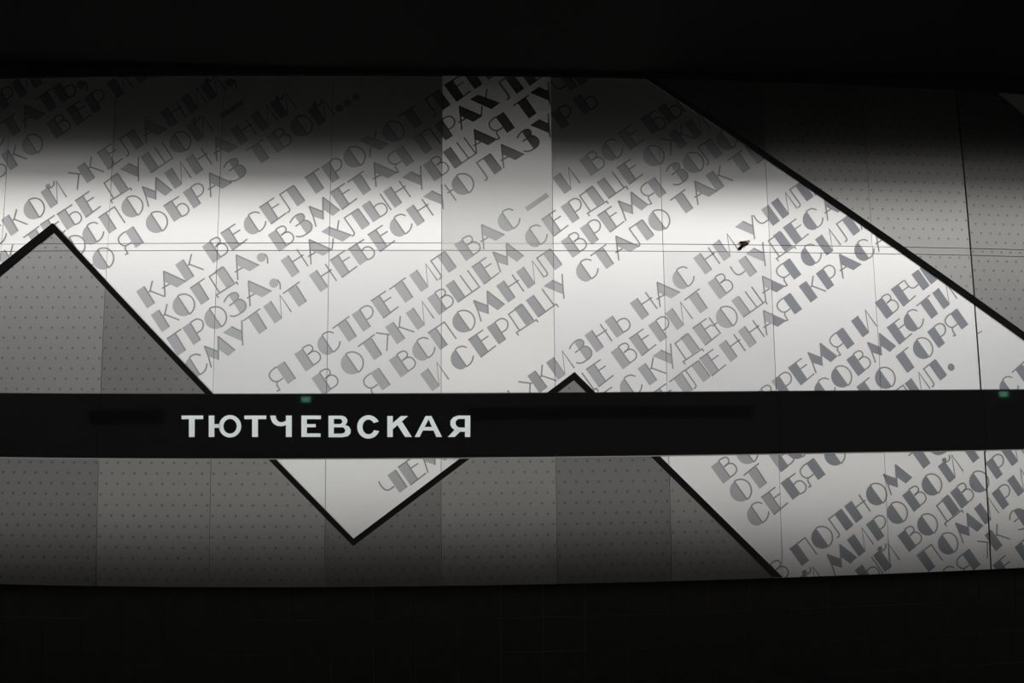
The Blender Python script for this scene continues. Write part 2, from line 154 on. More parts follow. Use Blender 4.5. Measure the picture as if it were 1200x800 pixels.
LINES = [('ИЗМЕРИТЬ',3.6502,[1.5912,1.8782,1.9876,2.2678,2.4575,2.6592,2.8277,2.9793]),('СТАТЬ,',3.3727,[2.2472,2.4134,2.5487,2.8189,2.9617,3.1592]),
('ЛЬКО ВЕРИТЬ.',3.1093,[1.9189,2.0231,2.2205,2.5215,2.737,2.9648,3.1546,3.4098,3.6604,3.812,4.0125]),('СКОЙ ЖЕЛАНИЙ,',2.5814,[1.7934,1.9063,2.2206,
2.3516,2.7571,2.9822,3.2935,3.4016,3.6645,3.8915,4.1001,4.306]),('К ТЕБЕ ДУШОЙ —',2.3199,[1.71,2.0478,2.1918,2.3739,2.5765,2.9515,3.157,3.2906,3.6646,
3.7902,4.1028]),('ВОСПОМИНАНИЙ',2.0634,[2.0492,2.3525,2.5517,2.6787,2.9814,3.1051,3.3889,3.6171,3.8414,4.1024,4.3278,4.535]),
('ЛЮ Я ОБРАЗ ТВОЙ...',1.8112,[2.244,2.509,2.8026,3.0882,3.2221,3.4309,3.6152,3.9258,4.1642,4.3312,4.6535,4.7818,4.9947,5.0853,5.1758]),
('КАК ВЕСЕЛ ГРОХОТ ЛЕТНИХ',1.2901,[2.5955,2.7878,3.0147,3.306,3.5079,3.8097,3.9247,4.2081,4.4099,4.5827,4.884,4.9911,5.3059,5.4828,5.7937,5.9422,
6.1512,6.304,6.5216,6.7155]),('КОГДА,ВЗМЕТАЯ ПРАХ ЛЕТУЧИЙ',1.0373,[2.5906,2.8832,3.0129,3.276,3.4022,3.6431,3.8467,4.1341,4.2422,4.519,4.751,4.8871,
5.2127,5.4262,5.6476,5.8261,6.044,6.4395,6.5869,6.8283,7.0649,7.302,7.4041,7.6042]),('ГРОЗА,НАХЛЫНУВШАЯ ТУЧЕЙ',.7786,[2.5954,2.7607,3.0547,3.2576,
3.3633,3.6063,3.812,4.0132,4.241,4.5613,4.6813,4.9147,5.2107,5.348,5.5656,5.8086,6.148,6.3974,6.634,6.8711,6.9756,7.1665]),
('СМУТИТ НЕБЕСНУЮ ЛАЗУРЬ',.5232,[2.6773,2.7844,3.1189,3.2946,3.4573,3.7159,3.9451,4.1729,4.3659,4.5787,4.866,4.9858,5.2644,5.5412,5.8297,5.9313,
6.2627,6.4523,6.5881,6.8395]),('Я ВСТРЕТИЛ ВАС — И ВСЕ БЫЛО',.0133,[3.2527,3.4473,3.7488,3.9026,4.0551,4.2673,4.5053,4.6729,4.9724,5.1592,5.3524,
5.6901,5.8784,6.2456,6.546,6.8505,6.9902,7.2548,7.4488,7.777,7.981]),('В ОТЖИВШЕМ СЕРДЦЕ ОЖИЛО',-.248,[3.4546,3.8193,3.9943,4.2378,4.454,4.6839,
4.8847,5.1699,5.3511,5.8068,5.9362,6.1452,6.4158,6.5524,6.7883,7.14,7.3845,7.5683,7.876,8.08]),('Я ВСПОМНИЛ ВРЕМЯ ЗОЛОТО',-.5081,[3.8978,4.0966,
4.4003,4.5196,4.8306,4.9577,5.2503,5.4675,5.7616,5.9607,6.1723,6.3768,6.5614,6.936,7.2132,7.4092,7.6059,7.8059,7.9771,8.2285]),
('И СЕРДЦУ СТАЛО ТАК ТЕПЛО',-.7647,[4.2519,4.632,4.771,4.9649,5.2574,5.3907,5.6788,5.9987,6.1526,6.2884,6.6111,6.8156,7.0625,7.2003,7.4269,7.7421,
7.9125,8.1115,8.41,8.614]),('ЧЕМУ БЫ ЖИЗНЬ НАС НИ УЧИЛА',-1.3215,[3.5212,3.6333,3.8186,4.1697,4.4062,4.5963,5.013,5.2135,5.5186,5.6353,5.8579,6.1415,
6.3447,6.6774,6.8655,7.0833,7.4469,7.6711,7.7884,8.0858,8.1895]),('ЦЕ ВЕРИТ В ЧУДЕСА',-1.5792,[5.2425,5.4695,5.7379,5.9475,6.155,6.3474,6.6149,6.8378,
7.1965,7.377,7.6116,7.7405,8.0263,8.141]),('ЕСКУДЕЮЩАЯ СИЛА',-1.835,[5.4102,5.7044,5.8461,6.1098,6.3257,6.4754,6.7915,6.9202,7.1832,7.5226,7.8019,
7.9253,8.261,8.3647]),('ЕТЛЕННАЯ КРАСА',-2.0925,[5.8212,6.0626,6.2628,6.3602,6.5778,6.7999,6.9983,7.3296,7.5218,7.7312,7.9226,8.2608,8.3755]),
('ВРЕМЯ И ВЕЧНО',-2.6332,[6.577,6.7798,6.9839,7.1693,7.5458,7.7397,8.0371,8.2493,8.5109,8.6137,8.9306]),('КАК СОВМЕСТИЛ',-2.8885,[6.2707,6.4814,6.73,
7.145,7.3467,7.4812,7.6965,7.9917,8.2494,8.4106,8.5701,8.8778]),('ЕГО ГОРЯ',-3.143,[7.2153,7.4068,7.6845,7.8939,8.163,8.2949,8.5957]),('ПИЛ.',-3.3887,
[7.6194,7.8103,8.118,8.251]),('ЕСТЬ',-3.9348,[8.3582,8.6524,8.8186,8.9702]),('В О',-2.9189,[5.8721,6.2108]),('ОТ ВО',-3.1493,[5.9643,6.1145,6.3602,
6.6063]),('СЕБЯ О',-3.4086,[5.9661,6.0805,6.3017,6.5939,6.8619]),('В ПОЛНОМ ТО',-3.925,[5.7083,6.0204,6.3159,6.5346,6.6532,6.965,7.0784,7.4797,
7.7311]),('Й МИРОВОЙ П',-4.1765,[5.9131,6.2135,6.4913,6.7163,7.0237,7.1594,7.453,7.6048,7.9139]),('ЫЙ ВОДВОРИТ',-4.4359,[6.3863,6.6069,6.9002,7.1946,
7.4394,7.556,7.8504,8.0091,8.2155,8.4661]),('ПОМИРИ',-4.6922,[6.9451,7.2517,7.3745,7.6564,7.8852,8.0904]),('СЯ ЖЭ',-4.949,[7.0756,7.3016,7.593,
7.9677]),('ЕР',-5.2218,[7.4898,7.7648])]

# ------------------------------------------------------------------ materials
def mat(name, col, metallic=0.0, rough=0.5, spec=0.5, noise=0.0, nscale=(1, 1, 1), emit=None, bump=0.0, rnoise=0.0):
    m = bpy.data.materials.new(name)
    m.use_nodes = True
    nt = m.node_tree
    b = nt.nodes['Principled BSDF']
    b.inputs['Base Color'].default_value = (*col, 1)
    b.inputs['Metallic'].default_value = metallic
    b.inputs['Roughness'].default_value = rough
    b.inputs['Specular IOR Level'].default_value = spec
    if emit:
        b.inputs['Emission Color'].default_value = (*emit[0], 1)
        b.inputs['Emission Strength'].default_value = emit[1]
    if noise or bump or rnoise:
        tc = nt.nodes.new('ShaderNodeTexCoord')
        mp = nt.nodes.new('ShaderNodeMapping')
        mp.inputs['Scale'].default_value = nscale
        nz = nt.nodes.new('ShaderNodeTexNoise')
        nz.inputs['Scale'].default_value = 1.0
        nz.inputs['Detail'].default_value = 4.0
        nt.links.new(tc.outputs['Object'], mp.inputs[0])
        nt.links.new(mp.outputs[0], nz.inputs['Vector'])
        if noise:
            mx = nt.nodes.new('ShaderNodeMix')
            mx.data_type = 'RGBA'
            mx.inputs[6].default_value = (*[c * (1 - noise) for c in col], 1)
            mx.inputs[7].default_value = (*[min(1, c * (1 + noise)) for c in col], 1)
            nt.links.new(nz.outputs[0], mx.inputs[0])
            nt.links.new(mx.outputs[2], b.inputs['Base Color'])
        if rnoise:
            mr = nt.nodes.new('ShaderNodeMapRange')
            mr.inputs[3].default_value = rough - rnoise
            mr.inputs[4].default_value = rough + rnoise
            nt.links.new(nz.outputs[0], mr.inputs[0])
            nt.links.new(mr.outputs[0], b.inputs['Roughness'])
        if bump:
            bp = nt.nodes.new('ShaderNodeBump')
            bp.inputs['Strength'].default_value = bump
            bp.inputs['Distance'].default_value = 0.002
            nt.links.new(nz.outputs[0], bp.inputs['Height'])
            nt.links.new(bp.outputs[0], b.inputs['Normal'])
    return m

def brushed(name, col_d, col_g, share, rough, noise=0.03, nscale=(3, 3, 160)):
    """sheet metal: a satin reflection over a soft body tone, faint horizontal brushing"""
    m = bpy.data.materials.new(name)
    m.use_nodes = True
    nt = m.node_tree
    nt.nodes.remove(nt.nodes['Principled BSDF'])
    out = nt.nodes['Material Output']
    tc = nt.nodes.new('ShaderNodeTexCoord')
    mp = nt.nodes.new('ShaderNodeMapping')
    mp.inputs['Scale'].default_value = nscale
    nz = nt.nodes.new('ShaderNodeTexNoise')
    nz.inputs['Scale'].default_value = 1.0
    nz.inputs['Detail'].default_value = 5.0
    nt.links.new(tc.outputs['Object'], mp.inputs[0])
    nt.links.new(mp.outputs[0], nz.inputs['Vector'])
    df = nt.nodes.new('ShaderNodeBsdfDiffuse')
    gl = nt.nodes.new('ShaderNodeBsdfAnisotropic')
    gl.distribution = 'BECKMANN'
    gl.inputs['Roughness'].default_value = rough
    for node, col in ((df, col_d), (gl, col_g)):
        mx = nt.nodes.new('ShaderNodeMix')
        mx.data_type = 'RGBA'
        mx.inputs[6].default_value = (*[c * (1 - noise) for c in col], 1)
        mx.inputs[7].default_value = (*[min(1, c * (1 + noise)) for c in col], 1)
        nt.links.new(nz.outputs[0], mx.inputs[0])
        nt.links.new(mx.outputs[2], node.inputs['Color'])
    sh = nt.nodes.new('ShaderNodeMixShader')
    sh.inputs[0].default_value = share
    nt.links.new(df.outputs[0], sh.inputs[1])
    nt.links.new(gl.outputs[0], sh.inputs[2])
    nt.links.new(sh.outputs[0], out.inputs['Surface'])
    return m

M = {}
M['light'] = brushed('brushed_light_metal', (0.78, 0.775, 0.77), (0.86, 0.857, 0.855), 0.968, 0.31)
M['light_b'] = brushed('brushed_light_metal_shaded', (0.74, 0.735, 0.735), (0.79, 0.787, 0.79), 0.968, 0.32)  # same light metal, darkened to imitate sheets that reflect less
M['light_soft'] = brushed('brushed_light_metal_matt', (0.78, 0.775, 0.77), (0.85, 0.842, 0.83), 0.94, 0.44)
M['dot_plate'] = brushed('bronze_grey_metal', (0.2, 0.197, 0.193), (0.345, 0.340, 0.332), 0.955, 0.31, 0.05, (2, 2, 60))
M['dot_plate_b'] = brushed('bronze_grey_metal_shaded', (0.16, 0.158, 0.156), (0.275, 0.271, 0.266), 0.955, 0.31, 0.05, (2, 2, 60))  # bronze copies differ in tone to imitate how brightly each area reflects
M['dot_low'] = brushed('bronze_grey_metal_low', (0.22, 0.217, 0.212), (0.235, 0.23, 0.224), 0.89, 0.25, 0.05, (2, 2, 60))
M['dot_low_b'] = brushed('bronze_grey_metal_low_shaded', (0.18, 0.178, 0.176), (0.175, 0.172, 0.168), 0.89, 0.25, 0.05, (2, 2, 60))
M['dot_mid'] = brushed('bronze_grey_metal_mid', (0.2, 0.197, 0.195), (0.27, 0.267, 0.264), 0.955, 0.28, 0.05, (2, 2, 60))
M['dot_mid_b'] = brushed('bronze_grey_metal_mid_shaded', (0.16, 0.158, 0.156), (0.205, 0.203, 0.20), 0.955, 0.28, 0.05, (2, 2, 60))
M['stud_dot_plate'] = brushed('bronze_grey_metal_stud', (0.120, 0.118, 0.116), (0.207, 0.204, 0.199), 0.955, 0.31, 0.05, (2, 2, 60))
M['stud_dot_plate_b'] = brushed('bronze_grey_metal_shaded_stud', (0.096, 0.095, 0.094), (0.165, 0.163, 0.160), 0.955, 0.31, 0.05, (2, 2, 60))
M['stud_dot_low'] = brushed('bronze_grey_metal_low_stud', (0.132, 0.130, 0.127), (0.141, 0.138, 0.134), 0.89, 0.25, 0.05, (2, 2, 60))
M['stud_dot_low_b'] = brushed('bronze_grey_metal_low_shaded_stud', (0.108, 0.107, 0.106), (0.105, 0.103, 0.101), 0.89, 0.25, 0.05, (2, 2, 60))
M['stud_dot_mid'] = brushed('bronze_grey_metal_mid_stud', (0.120, 0.118, 0.117), (0.162, 0.160, 0.158), 0.955, 0.28, 0.05, (2, 2, 60))
M['stud_dot_mid_b'] = brushed('bronze_grey_metal_mid_shaded_stud', (0.096, 0.095, 0.094), (0.123, 0.122, 0.120), 0.955, 0.28, 0.05, (2, 2, 60))
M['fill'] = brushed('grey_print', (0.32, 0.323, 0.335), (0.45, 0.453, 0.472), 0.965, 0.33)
M['fill_b'] = brushed('grey_print_half_shaded', (0.30, 0.303, 0.315), (0.39, 0.393, 0.41), 0.965, 0.33)  # grey print darkened to imitate a sheet's weaker reflection
M['fill_c'] = brushed('grey_print_shaded', (0.20, 0.208, 0.225), (0.275, 0.288, 0.318), 0.965, 0.33)  # same print, darkened further for sheets that reflect less
M['stroke'] = brushed('dark_grey_line', (0.2, 0.205, 0.21), (0.30, 0.305, 0.308), 0.96, 0.35)
M['black_trim'] = mat('black_satin_trim', (0.005, 0.0055, 0.0055), 0.0, 0.5, 0.08)
M['back'] = mat('black_backing', (0.006, 0.006, 0.006), 0.0, 0.8, 0.05)
M['glass'] = mat('black_enamelled_glass', (0.003, 0.003, 0.003), 0.0, 0.03, 0.07)
M['edge'] = mat('pale_reflected_line', (0.34, 0.33, 0.32), 0.6, 0.4)  # pale tone stands in for light reflected under the band
M['white'] = brushed('white_enamel_letters', (0.88, 0.96, 0.96), (0.90, 0.98, 0.98), 0.85, 0.45, 0.01)
M['tile'] = mat('black_granite_tile', (0.0055, 0.0052, 0.0048), 0.0, 0.5, 0.08, 0.5, (9, 9, 9))
M['grout'] = mat('dark_grout', (0.035, 0.033, 0.031), 0.0, 0.8, 0.1)
M['soffit'] = mat('black_soffit_paint', (0.004, 0.004, 0.004), 0.0, 0.8, 0.05)
M['floor'] = mat('grey_granite_floor', (0.82, 0.81, 0.79), 0.0, 0.5, 0.5, 0.15, (4, 4, 4))
M['track'] = mat('dark_track_bed', (0.035, 0.034, 0.033), 0.0, 0.9, 0.2, 0.4, (8, 8, 8))
M['plat_face'] = mat('platform_face', (0.05, 0.05, 0.05), 0.0, 0.7)
M['hall'] = mat('pale_hall_wall', (0.85, 0.85, 0.86), 0.0, 0.7, 0.2, 0.04, (1, 1, 1))
M['hall_dark'] = mat('dark_hall_panel', (0.30, 0.30, 0.31), 0.0, 0.5)
M['ceil'] = mat('hall_ceiling', (0.60, 0.60, 0.61), 0.0, 0.8)
M['lamp'] = mat('lamp_diffuser', (0.8, 0.8, 0.8), 0.0, 0.5, emit=((1.0, 0.972, 0.92), LAMP_POWER))
M['lamp_hall_fill'] = mat('hall_fill_diffuser', (0.8, 0.8, 0.8), 0.0, 0.5, emit=((1.0, 0.99, 0.985), HALL_FILL_POWER))  # unseen fill panels added to brighten the mirrored hall
M['steel'] = mat('grey_steel', (0.35, 0.35, 0.35), 0.8, 0.4)
M['rust'] = mat('rusty_steel', (0.16, 0.10, 0.06), 0.4, 0.7, noise=0.5, nscale=(300, 300, 300))
M['rust_pale'] = mat('worn_pale_steel', (0.55, 0.47, 0.38), 0.3, 0.6)
M['green'] = mat('exit_sign_green', (0.02, 0.3, 0.12), 0.0, 0.5, emit=((0.05, 0.75, 0.38), 24.0))
M['exit_white'] = mat('exit_sign_white', (0.8, 0.8, 0.8), 0.0, 0.5, emit=((0.8, 1.0, 0.9), 24.0))

# ------------------------------------------------------------------ helpers
def link(name, me, parent=None, label=None, cat=None, kind=None, group=None):
    o = bpy.data.objects.new(name, me)
    COL.objects.link(o)
    if parent:
        o.parent = parent
    if label:
        o['label'] = label
    if cat:
        o['category'] = cat
    if kind:
        o['kind'] = kind
    if group:
        o['group'] = group
    return o

def mesh(name, verts, faces, mats, fm=None):
    me = bpy.data.meshes.new(name)
    me.from_pydata(verts, [], faces)
    for m in (mats if isinstance(mats, (list, tuple)) else [mats]):
        me.materials.append(m)
    if fm:
        me.polygons.foreach_set('material_index', fm)
    me.update()
    return me

def box_data(x0, x1, y0, y1, z0, z1):
    v = [(x, y, z) for z in (z0, z1) for y in (y0, y1) for x in (x0, x1)]
    f = [(0, 2, 3, 1), (4, 5, 7, 6), (0, 1, 5, 4), (2, 6, 7, 3), (0, 4, 6, 2), (1, 3, 7, 5)]
    return v, f

def box(name, b, m, parent=None, **k):
    v, f = box_data(*b)
    return link(name, mesh(name, v, f, m), parent, **k)

def poly5(C, u, v):
    U = (u - 4.6) / 5
    V = (v - 2.4) / 2.4
    s = 0.0
    n = 0
    for i in range(6):
        for j in range(6 - i):
            s += C[n] * U ** i * V ** j
            n += 1
    return s

def W(u, v, d=0.0):
    """wall coordinate (panel number, height) -> world; the panel grid fans slightly along the wall"""
    uu = min(max(u, -0.8), 10.2)
    vv = min(max(v, -1.2), 5.4)
    return (poly5(CX, uu, vv) + (u - uu), -d, poly5(CZ, uu, vv) + (v - vv))

def clip(poly, axis, lim, keep_less):
    """Sutherland-Hodgman against u<=lim, u>=lim, v<=lim or v>=lim"""
    out = []
    n = len(poly)
    for i in range(n):
        a, b = poly[i], poly[(i + 1) % n]
        ia = (a[axis] <= lim) == keep_less or a[axis] == lim
        ib = (b[axis] <= lim) == keep_less or b[axis] == lim
        if ia:
            out.append(a)
        if ia != ib:
            t = (lim - a[axis]) / (b[axis] - a[axis])
            out.append((a[0] + t * (b[0] - a[0]), a[1] + t * (b[1] - a[1])))
    return out

def clip_rect(poly, u0, u1, v0, v1):
    for ax, lim, less in ((0, u0, False), (0, u1, True), (1, v0, False), (1, v1, True)):
        if len(poly) < 3:
            return []
        poly = clip(poly, ax, lim, less)
    # drop repeated points
    out = []
    for p in poly:
        if not out or math.dist(p, out[-1]) > 1e-5:
            out.append(p)
    if len(out) > 1 and math.dist(out[0], out[-1]) < 1e-5:
        out.pop()
    return out if len(out) > 2 and abs(area(out)) > 1e-6 else []

def area(p):
    return 0.5 * sum(p[i][0] * p[(i + 1) % len(p)][1] - p[(i + 1) % len(p)][0] * p[i][1] for i in range(len(p)))

def densify(poly, step=0.3):
    out = []
    for i in range(len(poly)):
        a, b = poly[i], poly[(i + 1) % len(poly)]
        n = max(1, int(math.dist(a, b) / step))
        for k in range(n):
            t = k / n
            out.append((a[0] + t * (b[0] - a[0]), a[1] + t * (b[1] - a[1])))
    return out

def plate_data(poly, dfun, th, dense=True):
    """polygon on the wall -> closed slab whose front follows the depth function"""
    if area(poly) < 0:
        poly = poly[::-1]
    p = densify(poly) if dense else poly
    n = len(p)
    v = [W(a, b, dfun(a, b)) for a, b in p] + [W(a, b, dfun(a, b) - th) for a, b in p]
    f = [tuple(range(n)), tuple(range(2 * n - 1, n - 1, -1))]
    f += [(i, i + n, (i + 1) % n + n, (i + 1) % n) for i in range(n)]
    return v, f

def plate(name, poly, dfun, th, m, parent, **k):
    v, f = plate_data(poly, dfun, th)
    return link(name, mesh(name, v, f, m), parent, **k)

def yline(pts, u):
    for a, b in zip(pts, pts[1:]):
        if a[0] <= u <= b[0]:
            return a[1] + (b[1] - a[1]) * (u - a[0]) / (b[0] - a[0])
    a, b = (pts[0], pts[1]) if u < pts[0][0] else (pts[-2], pts[-1])
    return a[1] + (b[1] - a[1]) * (u - a[0]) / (b[0] - a[0])

def inside(poly, x, y):
    c = False
    for i in range(len(poly)):
        (x1, y1), (x2, y2) = poly[i], poly[i - 1]
        if (y1 > y) != (y2 > y) and x < (x2 - x1) * (y - y1) / (y2 - y1) + x1:
            c = not c
    return c

def edge_dist(poly, x, y):
    best = 9
    for i in range(len(poly)):
        (x1, y1), (x2, y2) = poly[i], poly[i - 1]
        dx, dy = x2 - x1, y2 - y1
        t = max(0, min(1, ((x - x1) * dx + (y - y1) * dy) / (dx * dx + dy * dy + 1e-12)))
        best = min(best, math.hypot(x - x1 - t * dx, y - y1 - t * dy))
    return best

# ------------------------------------------------------------------ the track wall
V_TOP, V_L1, V_L2, V_BT, V_BB, V_BOT = 4.7122, 3.1353, 3.0684, 1.7885, 1.2373, 0.1394
SECTIONS = ((V_L1, V_TOP), (V_L2, V_L1), (V_BT - 0.03, V_L2), (V_BOT, V_BB + 0.03))
K0, K1 = -1, 10
X_MIN, X_MAX = -12.0, 24.0

# each sheet hangs at a slightly different angle: (lean about the long axis, turn about the upright)
LEAN = {}
for k in range(K0, K1):
    for s in range(4):
        LEAN[k, s] = (random.uniform(-0.003, 0.003), random.uniform(-0.0025, 0.0025))
SHADED = {(3, 2), (2, 2), (5, 3), (9, 2), (7, 0), (6, 2)}  # sheets tinted darker in place of a tilted sheet's weaker reflection
SHADED_DOT = {(0, 3), (3, 3), (5, 3), (1, 2), (-1, 3), (9, 0), (9, 1), (9, 2)}  # studded sheets whose darker colour imitates a weaker reflection
LEAN[0, 0] = (0.008, 0.0)
LEAN[-1, 0] = (0.009, 0.0)
LEAN[5, 0] = (0.004, 0.0)
LEAN[4, 0] = (0.016, 0.002)
LEAN[4, 2] = (0.006, 0.0)
LEAN[4, 1] = (0.008, 0.0)

def section_of(v):
    return 0 if v >= V_L1 else 1 if v >= V_L2 else 2 if v > 1.5 else 3

def depth(k, s, extra=0.0):
    a, b = LEAN[k, s]
    v0, v1 = SECTIONS[s]
    def d(u, v):
        return 0.012 + extra + a * (v - (v0 + v1) / 2) + b * (u - k - 0.5)
    return d

back_v, back_f = box_data(X_MIN, X_MAX, 0.03, 0.20, 0.20, 5.2)
wall_back = link('wall_back', mesh('wall_back', back_v, back_f, M['back']), kind='structure',
                 label='metal clad track wall printed with slanting lines of verse')

GAP = {k: 0.0020 for k in range(K0 - 1, K1 + 2)}
GAP[9] = 0.0075
DOTTED = []                       # polygons of the studded sheets, to know what they cover
V_GAP = 0.0028

def cell(k, s):
    v0, v1 = SECTIONS[s]
    return (k + GAP[k], k + 1 - GAP[k + 1], v0 + (V_GAP if s in (0, 1) else 0), v1 - (V_GAP if s in (1, 2) else 0))

def below_zigzag(k, s):
    u0, u1, v0, v1 = cell(k, s)
    us = [u0] + [p[0] for p in ZIG_IN if u0 < p[0] < u1] + [u1]
    if max(yline(ZIG_IN, u) for u in us) <= v0:
        return []
    poly = [(u, yline(ZIG_IN, u)) for u in us] + [(u1, -2), (u0, -2)]
    return clip_rect(poly, u0, u1, v0, v1)

def above_diagonal(k, s):
    u0, u1, v0, v1 = cell(k, s)
    us = [u0] + [p[0] for p in DIAG_UP if u0 < p[0] < u1] + [u1]
    if u1 < DIAG_UP[0][0]:
        return []
    poly = [(u, yline(DIAG_UP, u)) for u in us] + [(u1, 9), (u0, 9)]
    return clip_rect(poly, u0, u1, v0, v1)

def hexdots(poly, k, s, dfun):
    """rows of small round studs, ten to a sheet, every other row shifted half a step"""
    dv = 0.0905
    v00, par = (3.287, 1) if k >= 9 else ((3.225, 0) if s in (0, 1, 2) and k > 6 else ((3.01, 0) if s < 3 else (1.196, 0)))
    verts, faces = [], []
    n = 8
    for r in range(-30, 40):
        v = v00 - r * dv
        first = 0.075 if (r + par) % 2 == 0 else 0.025
        for j in range(10):
            u = k + first + 0.1 * j
            if inside(poly, u, v) and edge_dist(poly, u, v) > 0.011:
                b = len(verts)
                rr = 0.0112
                for q in range(n):
                    t = 2 * math.pi * q / n
                    du, dw = rr * math.cos(t), rr * math.sin(t)
                    verts.append(W(u + du, v + dw, dfun(u + du, v + dw) + 0.0014))
                verts.append(W(u, v, dfun(u, v) + 0.0015))
                faces += [(b + q, b + (q + 1) % n, b + n) for q in range(n)]
    return verts, faces

for k in range(K0, K1):
    for s in range(4):
        u0, u1, v0, v1 = cell(k, s)
        rect = [(u0, v0), (u1, v0), (u1, v1), (u0, v1)]
        parts = [p for p in (below_zigzag(k, s), above_diagonal(k, s)) if p]
        covered = sum(abs(area(p)) for p in parts)
        if covered < 0.985 * abs(area(rect)):
            plate('light_panel' if s != 1 else 'joint_strip', rect, depth(k, s), 0.010,
                  M['light_soft'] if k == 4 else M['light_b'] if (k, s) in SHADED else M['light'], wall_back)
        for p in parts:
            df = depth(k, s, 0.006)
            plate_tone = ('dot_low' if s == 3 else 'dot_mid' if k < 7 else 'dot_plate') + ('_b' if (k, s) in SHADED_DOT else '')  # tone copy by area and sheet carries reflected brightness
            dp = plate('studded_panel', p, df, 0.008, M[plate_tone], wall_back)
            DOTTED.append(p)
            hv, hf = hexdots(p, k, s, df)
            if hf:
                link('studs', mesh('studs', hv, hf, M['stud_' + plate_tone]), dp, kind='stuff')

# pale sheet that starts again above the studded field, by the soffit
plate('light_panel', [p for p in clip_rect(CORNER, 9, 10.4, 3, V_TOP)], lambda u, v: 0.0195, 0.008, M['light'], wall_back)

# black strips that edge the studded fields
def strip_obj(a_out, b_out, a_in, b_in):
    poly = [a_out, b_out, b_in, a_in]
    poly = clip_rect(poly, -1, 10.4, V_BOT, V_TOP)
    if poly:
        plate('edging_strip', poly, lambda u, v: 0.030, 0.018, M['black_trim'], wall_back)
for i in range(4):
    strip_obj(ZIG_OUT[i], ZIG_OUT[i + 1], ZIG_IN[i], ZIG_IN[i + 1])
strip_obj(DIAG_LOW[0], DIAG_LOW[-1], DIAG_UP[0], DIAG_UP[-1])
strip_obj((CORNER[0][0] - 0.075, CORNER[0][1]), (CORNER[2][0] - 0.075, CORNER[2][1]), CORNER[0], CORNER[2])

# ------------------------------------------------------------------ the printed verse
AL = math.radians(35.0)
CA, SA = math.cos(AL), math.sin(AL)
STROKE = 0.0128

def smooth(pts, n=4):
    """Catmull-Rom through the traced points"""
    if len(pts) < 3:
        return pts
    P = [pts[0]] + list(pts) + [pts[-1]]
    out = []
    for i in range(1, len(P) - 2):
        for j in range(n):
            t = j / n
            out.append(tuple(0.5 * (2 * P[i][a] + (P[i + 1][a] - P[i - 1][a]) * t
                       + (2 * P[i - 1][a] - 5 * P[i][a] + 4 * P[i + 1][a] - P[i + 2][a]) * t * t
                       + (3 * P[i][a] - P[i - 1][a] - 3 * P[i + 1][a] + P[i + 2][a]) * t ** 3) for a in (0, 1)))
    out.append(pts[-1])
    return out

def stroke_quads(pts, w):
    """a line of even width as quads with mitred joints"""
    n = len(pts)
    L, Rr = [], []
    for i in range(n):
        d1 = d2 = None
        if i > 0:
            d1 = Vector((pts[i][0] - pts[i - 1][0], pts[i][1] - pts[i - 1][1])).normalized()
        if i < n - 1:
            d2 = Vector((pts[i + 1][0] - pts[i][0], pts[i + 1][1] - pts[i][1])).normalized()
        if d1 is None:
            d1 = d2
        if d2 is None:
            d2 = d1
        t = d1 + d2
        if t.length < 0.3:
            t = d2
        t.normalize()
        nrm = Vector((-t.y, t.x))
        m = min(1.8, 1.0 / max(0.3, abs(nrm.dot(Vector((-d1.y, d1.x))))))
        L.append((pts[i][0] + nrm.x * w / 2 * m, pts[i][1] + nrm.y * w / 2 * m))
        Rr.append((pts[i][0] - nrm.x * w / 2 * m, pts[i][1] - nrm.y * w / 2 * m))
    return [[Rr[i], Rr[i + 1], L[i + 1], L[i]] for i in range(n - 1)]

SHAPES = {}
for ch, (fills, strokes) in GLYPHS.items():
    polys = [(f, 0) for f in fills]
    for curved, pts in strokes:
        p = smooth(pts) if curved else pts
        polys += [(qd, 1) for qd in stroke_quads(p, STROKE)]
    SHAPES[ch] = polys

def covered(u, v):
    if v < V_BOT or v > V_TOP or V_BB < v < V_BT or u < -0.75 or u > 10.0:
        return True
    return v < yline(ZIG_OUT, u) or (u > DIAG_LOW[0][0] and v > yline(DIAG_LOW, u))

def letter_mesh(ch, s0, t0):
    """print laid on the sheets, cut where the sheets meet; returns mesh data and the share that shows"""
    verts, faces, fm = [], [], []
    seen = tot = 0
    for poly, mi in SHAPES[ch]:
        P = [((s0 + a) * CA - (t0 + b) * SA, (s0 + a) * SA + (t0 + b) * CA) for a, b in poly]
        if area(P) < 0:
            P = P[::-1]
        cu = sum(p[0] for p in P) / len(P)
        cv = sum(p[1] for p in P) / len(P)
        w = abs(area(P))
        for (a, b) in [(cu, cv)] + P:
            tot += w
            if not covered(a, b):
                seen += w
        ka = max(K0, math.floor(min(p[0] for p in P)))
        kb = min(K1 - 1, math.floor(max(p[0] for p in P)))
        for k in range(ka, kb + 1):
            for s in range(4):
                u0, u1, v0, v1 = cell(k, s)
                Q = clip_rect(P, u0, u1, v0, v1)
                if not Q:
                    continue
                d = depth(k, s, 0.0012 + 0.0006 * mi)
                b = len(verts)
                verts += [W(x, y, d(x, y)) for x, y in Q]
                faces.append(tuple(range(b, b + len(Q))))
                fm.append(1 if mi else (3 if k >= 7 else 2 if k == 4 and s < 3 else 0))  # darker print copies where the sheet reflects less
    return verts, faces, fm, (seen / tot if tot else 0)

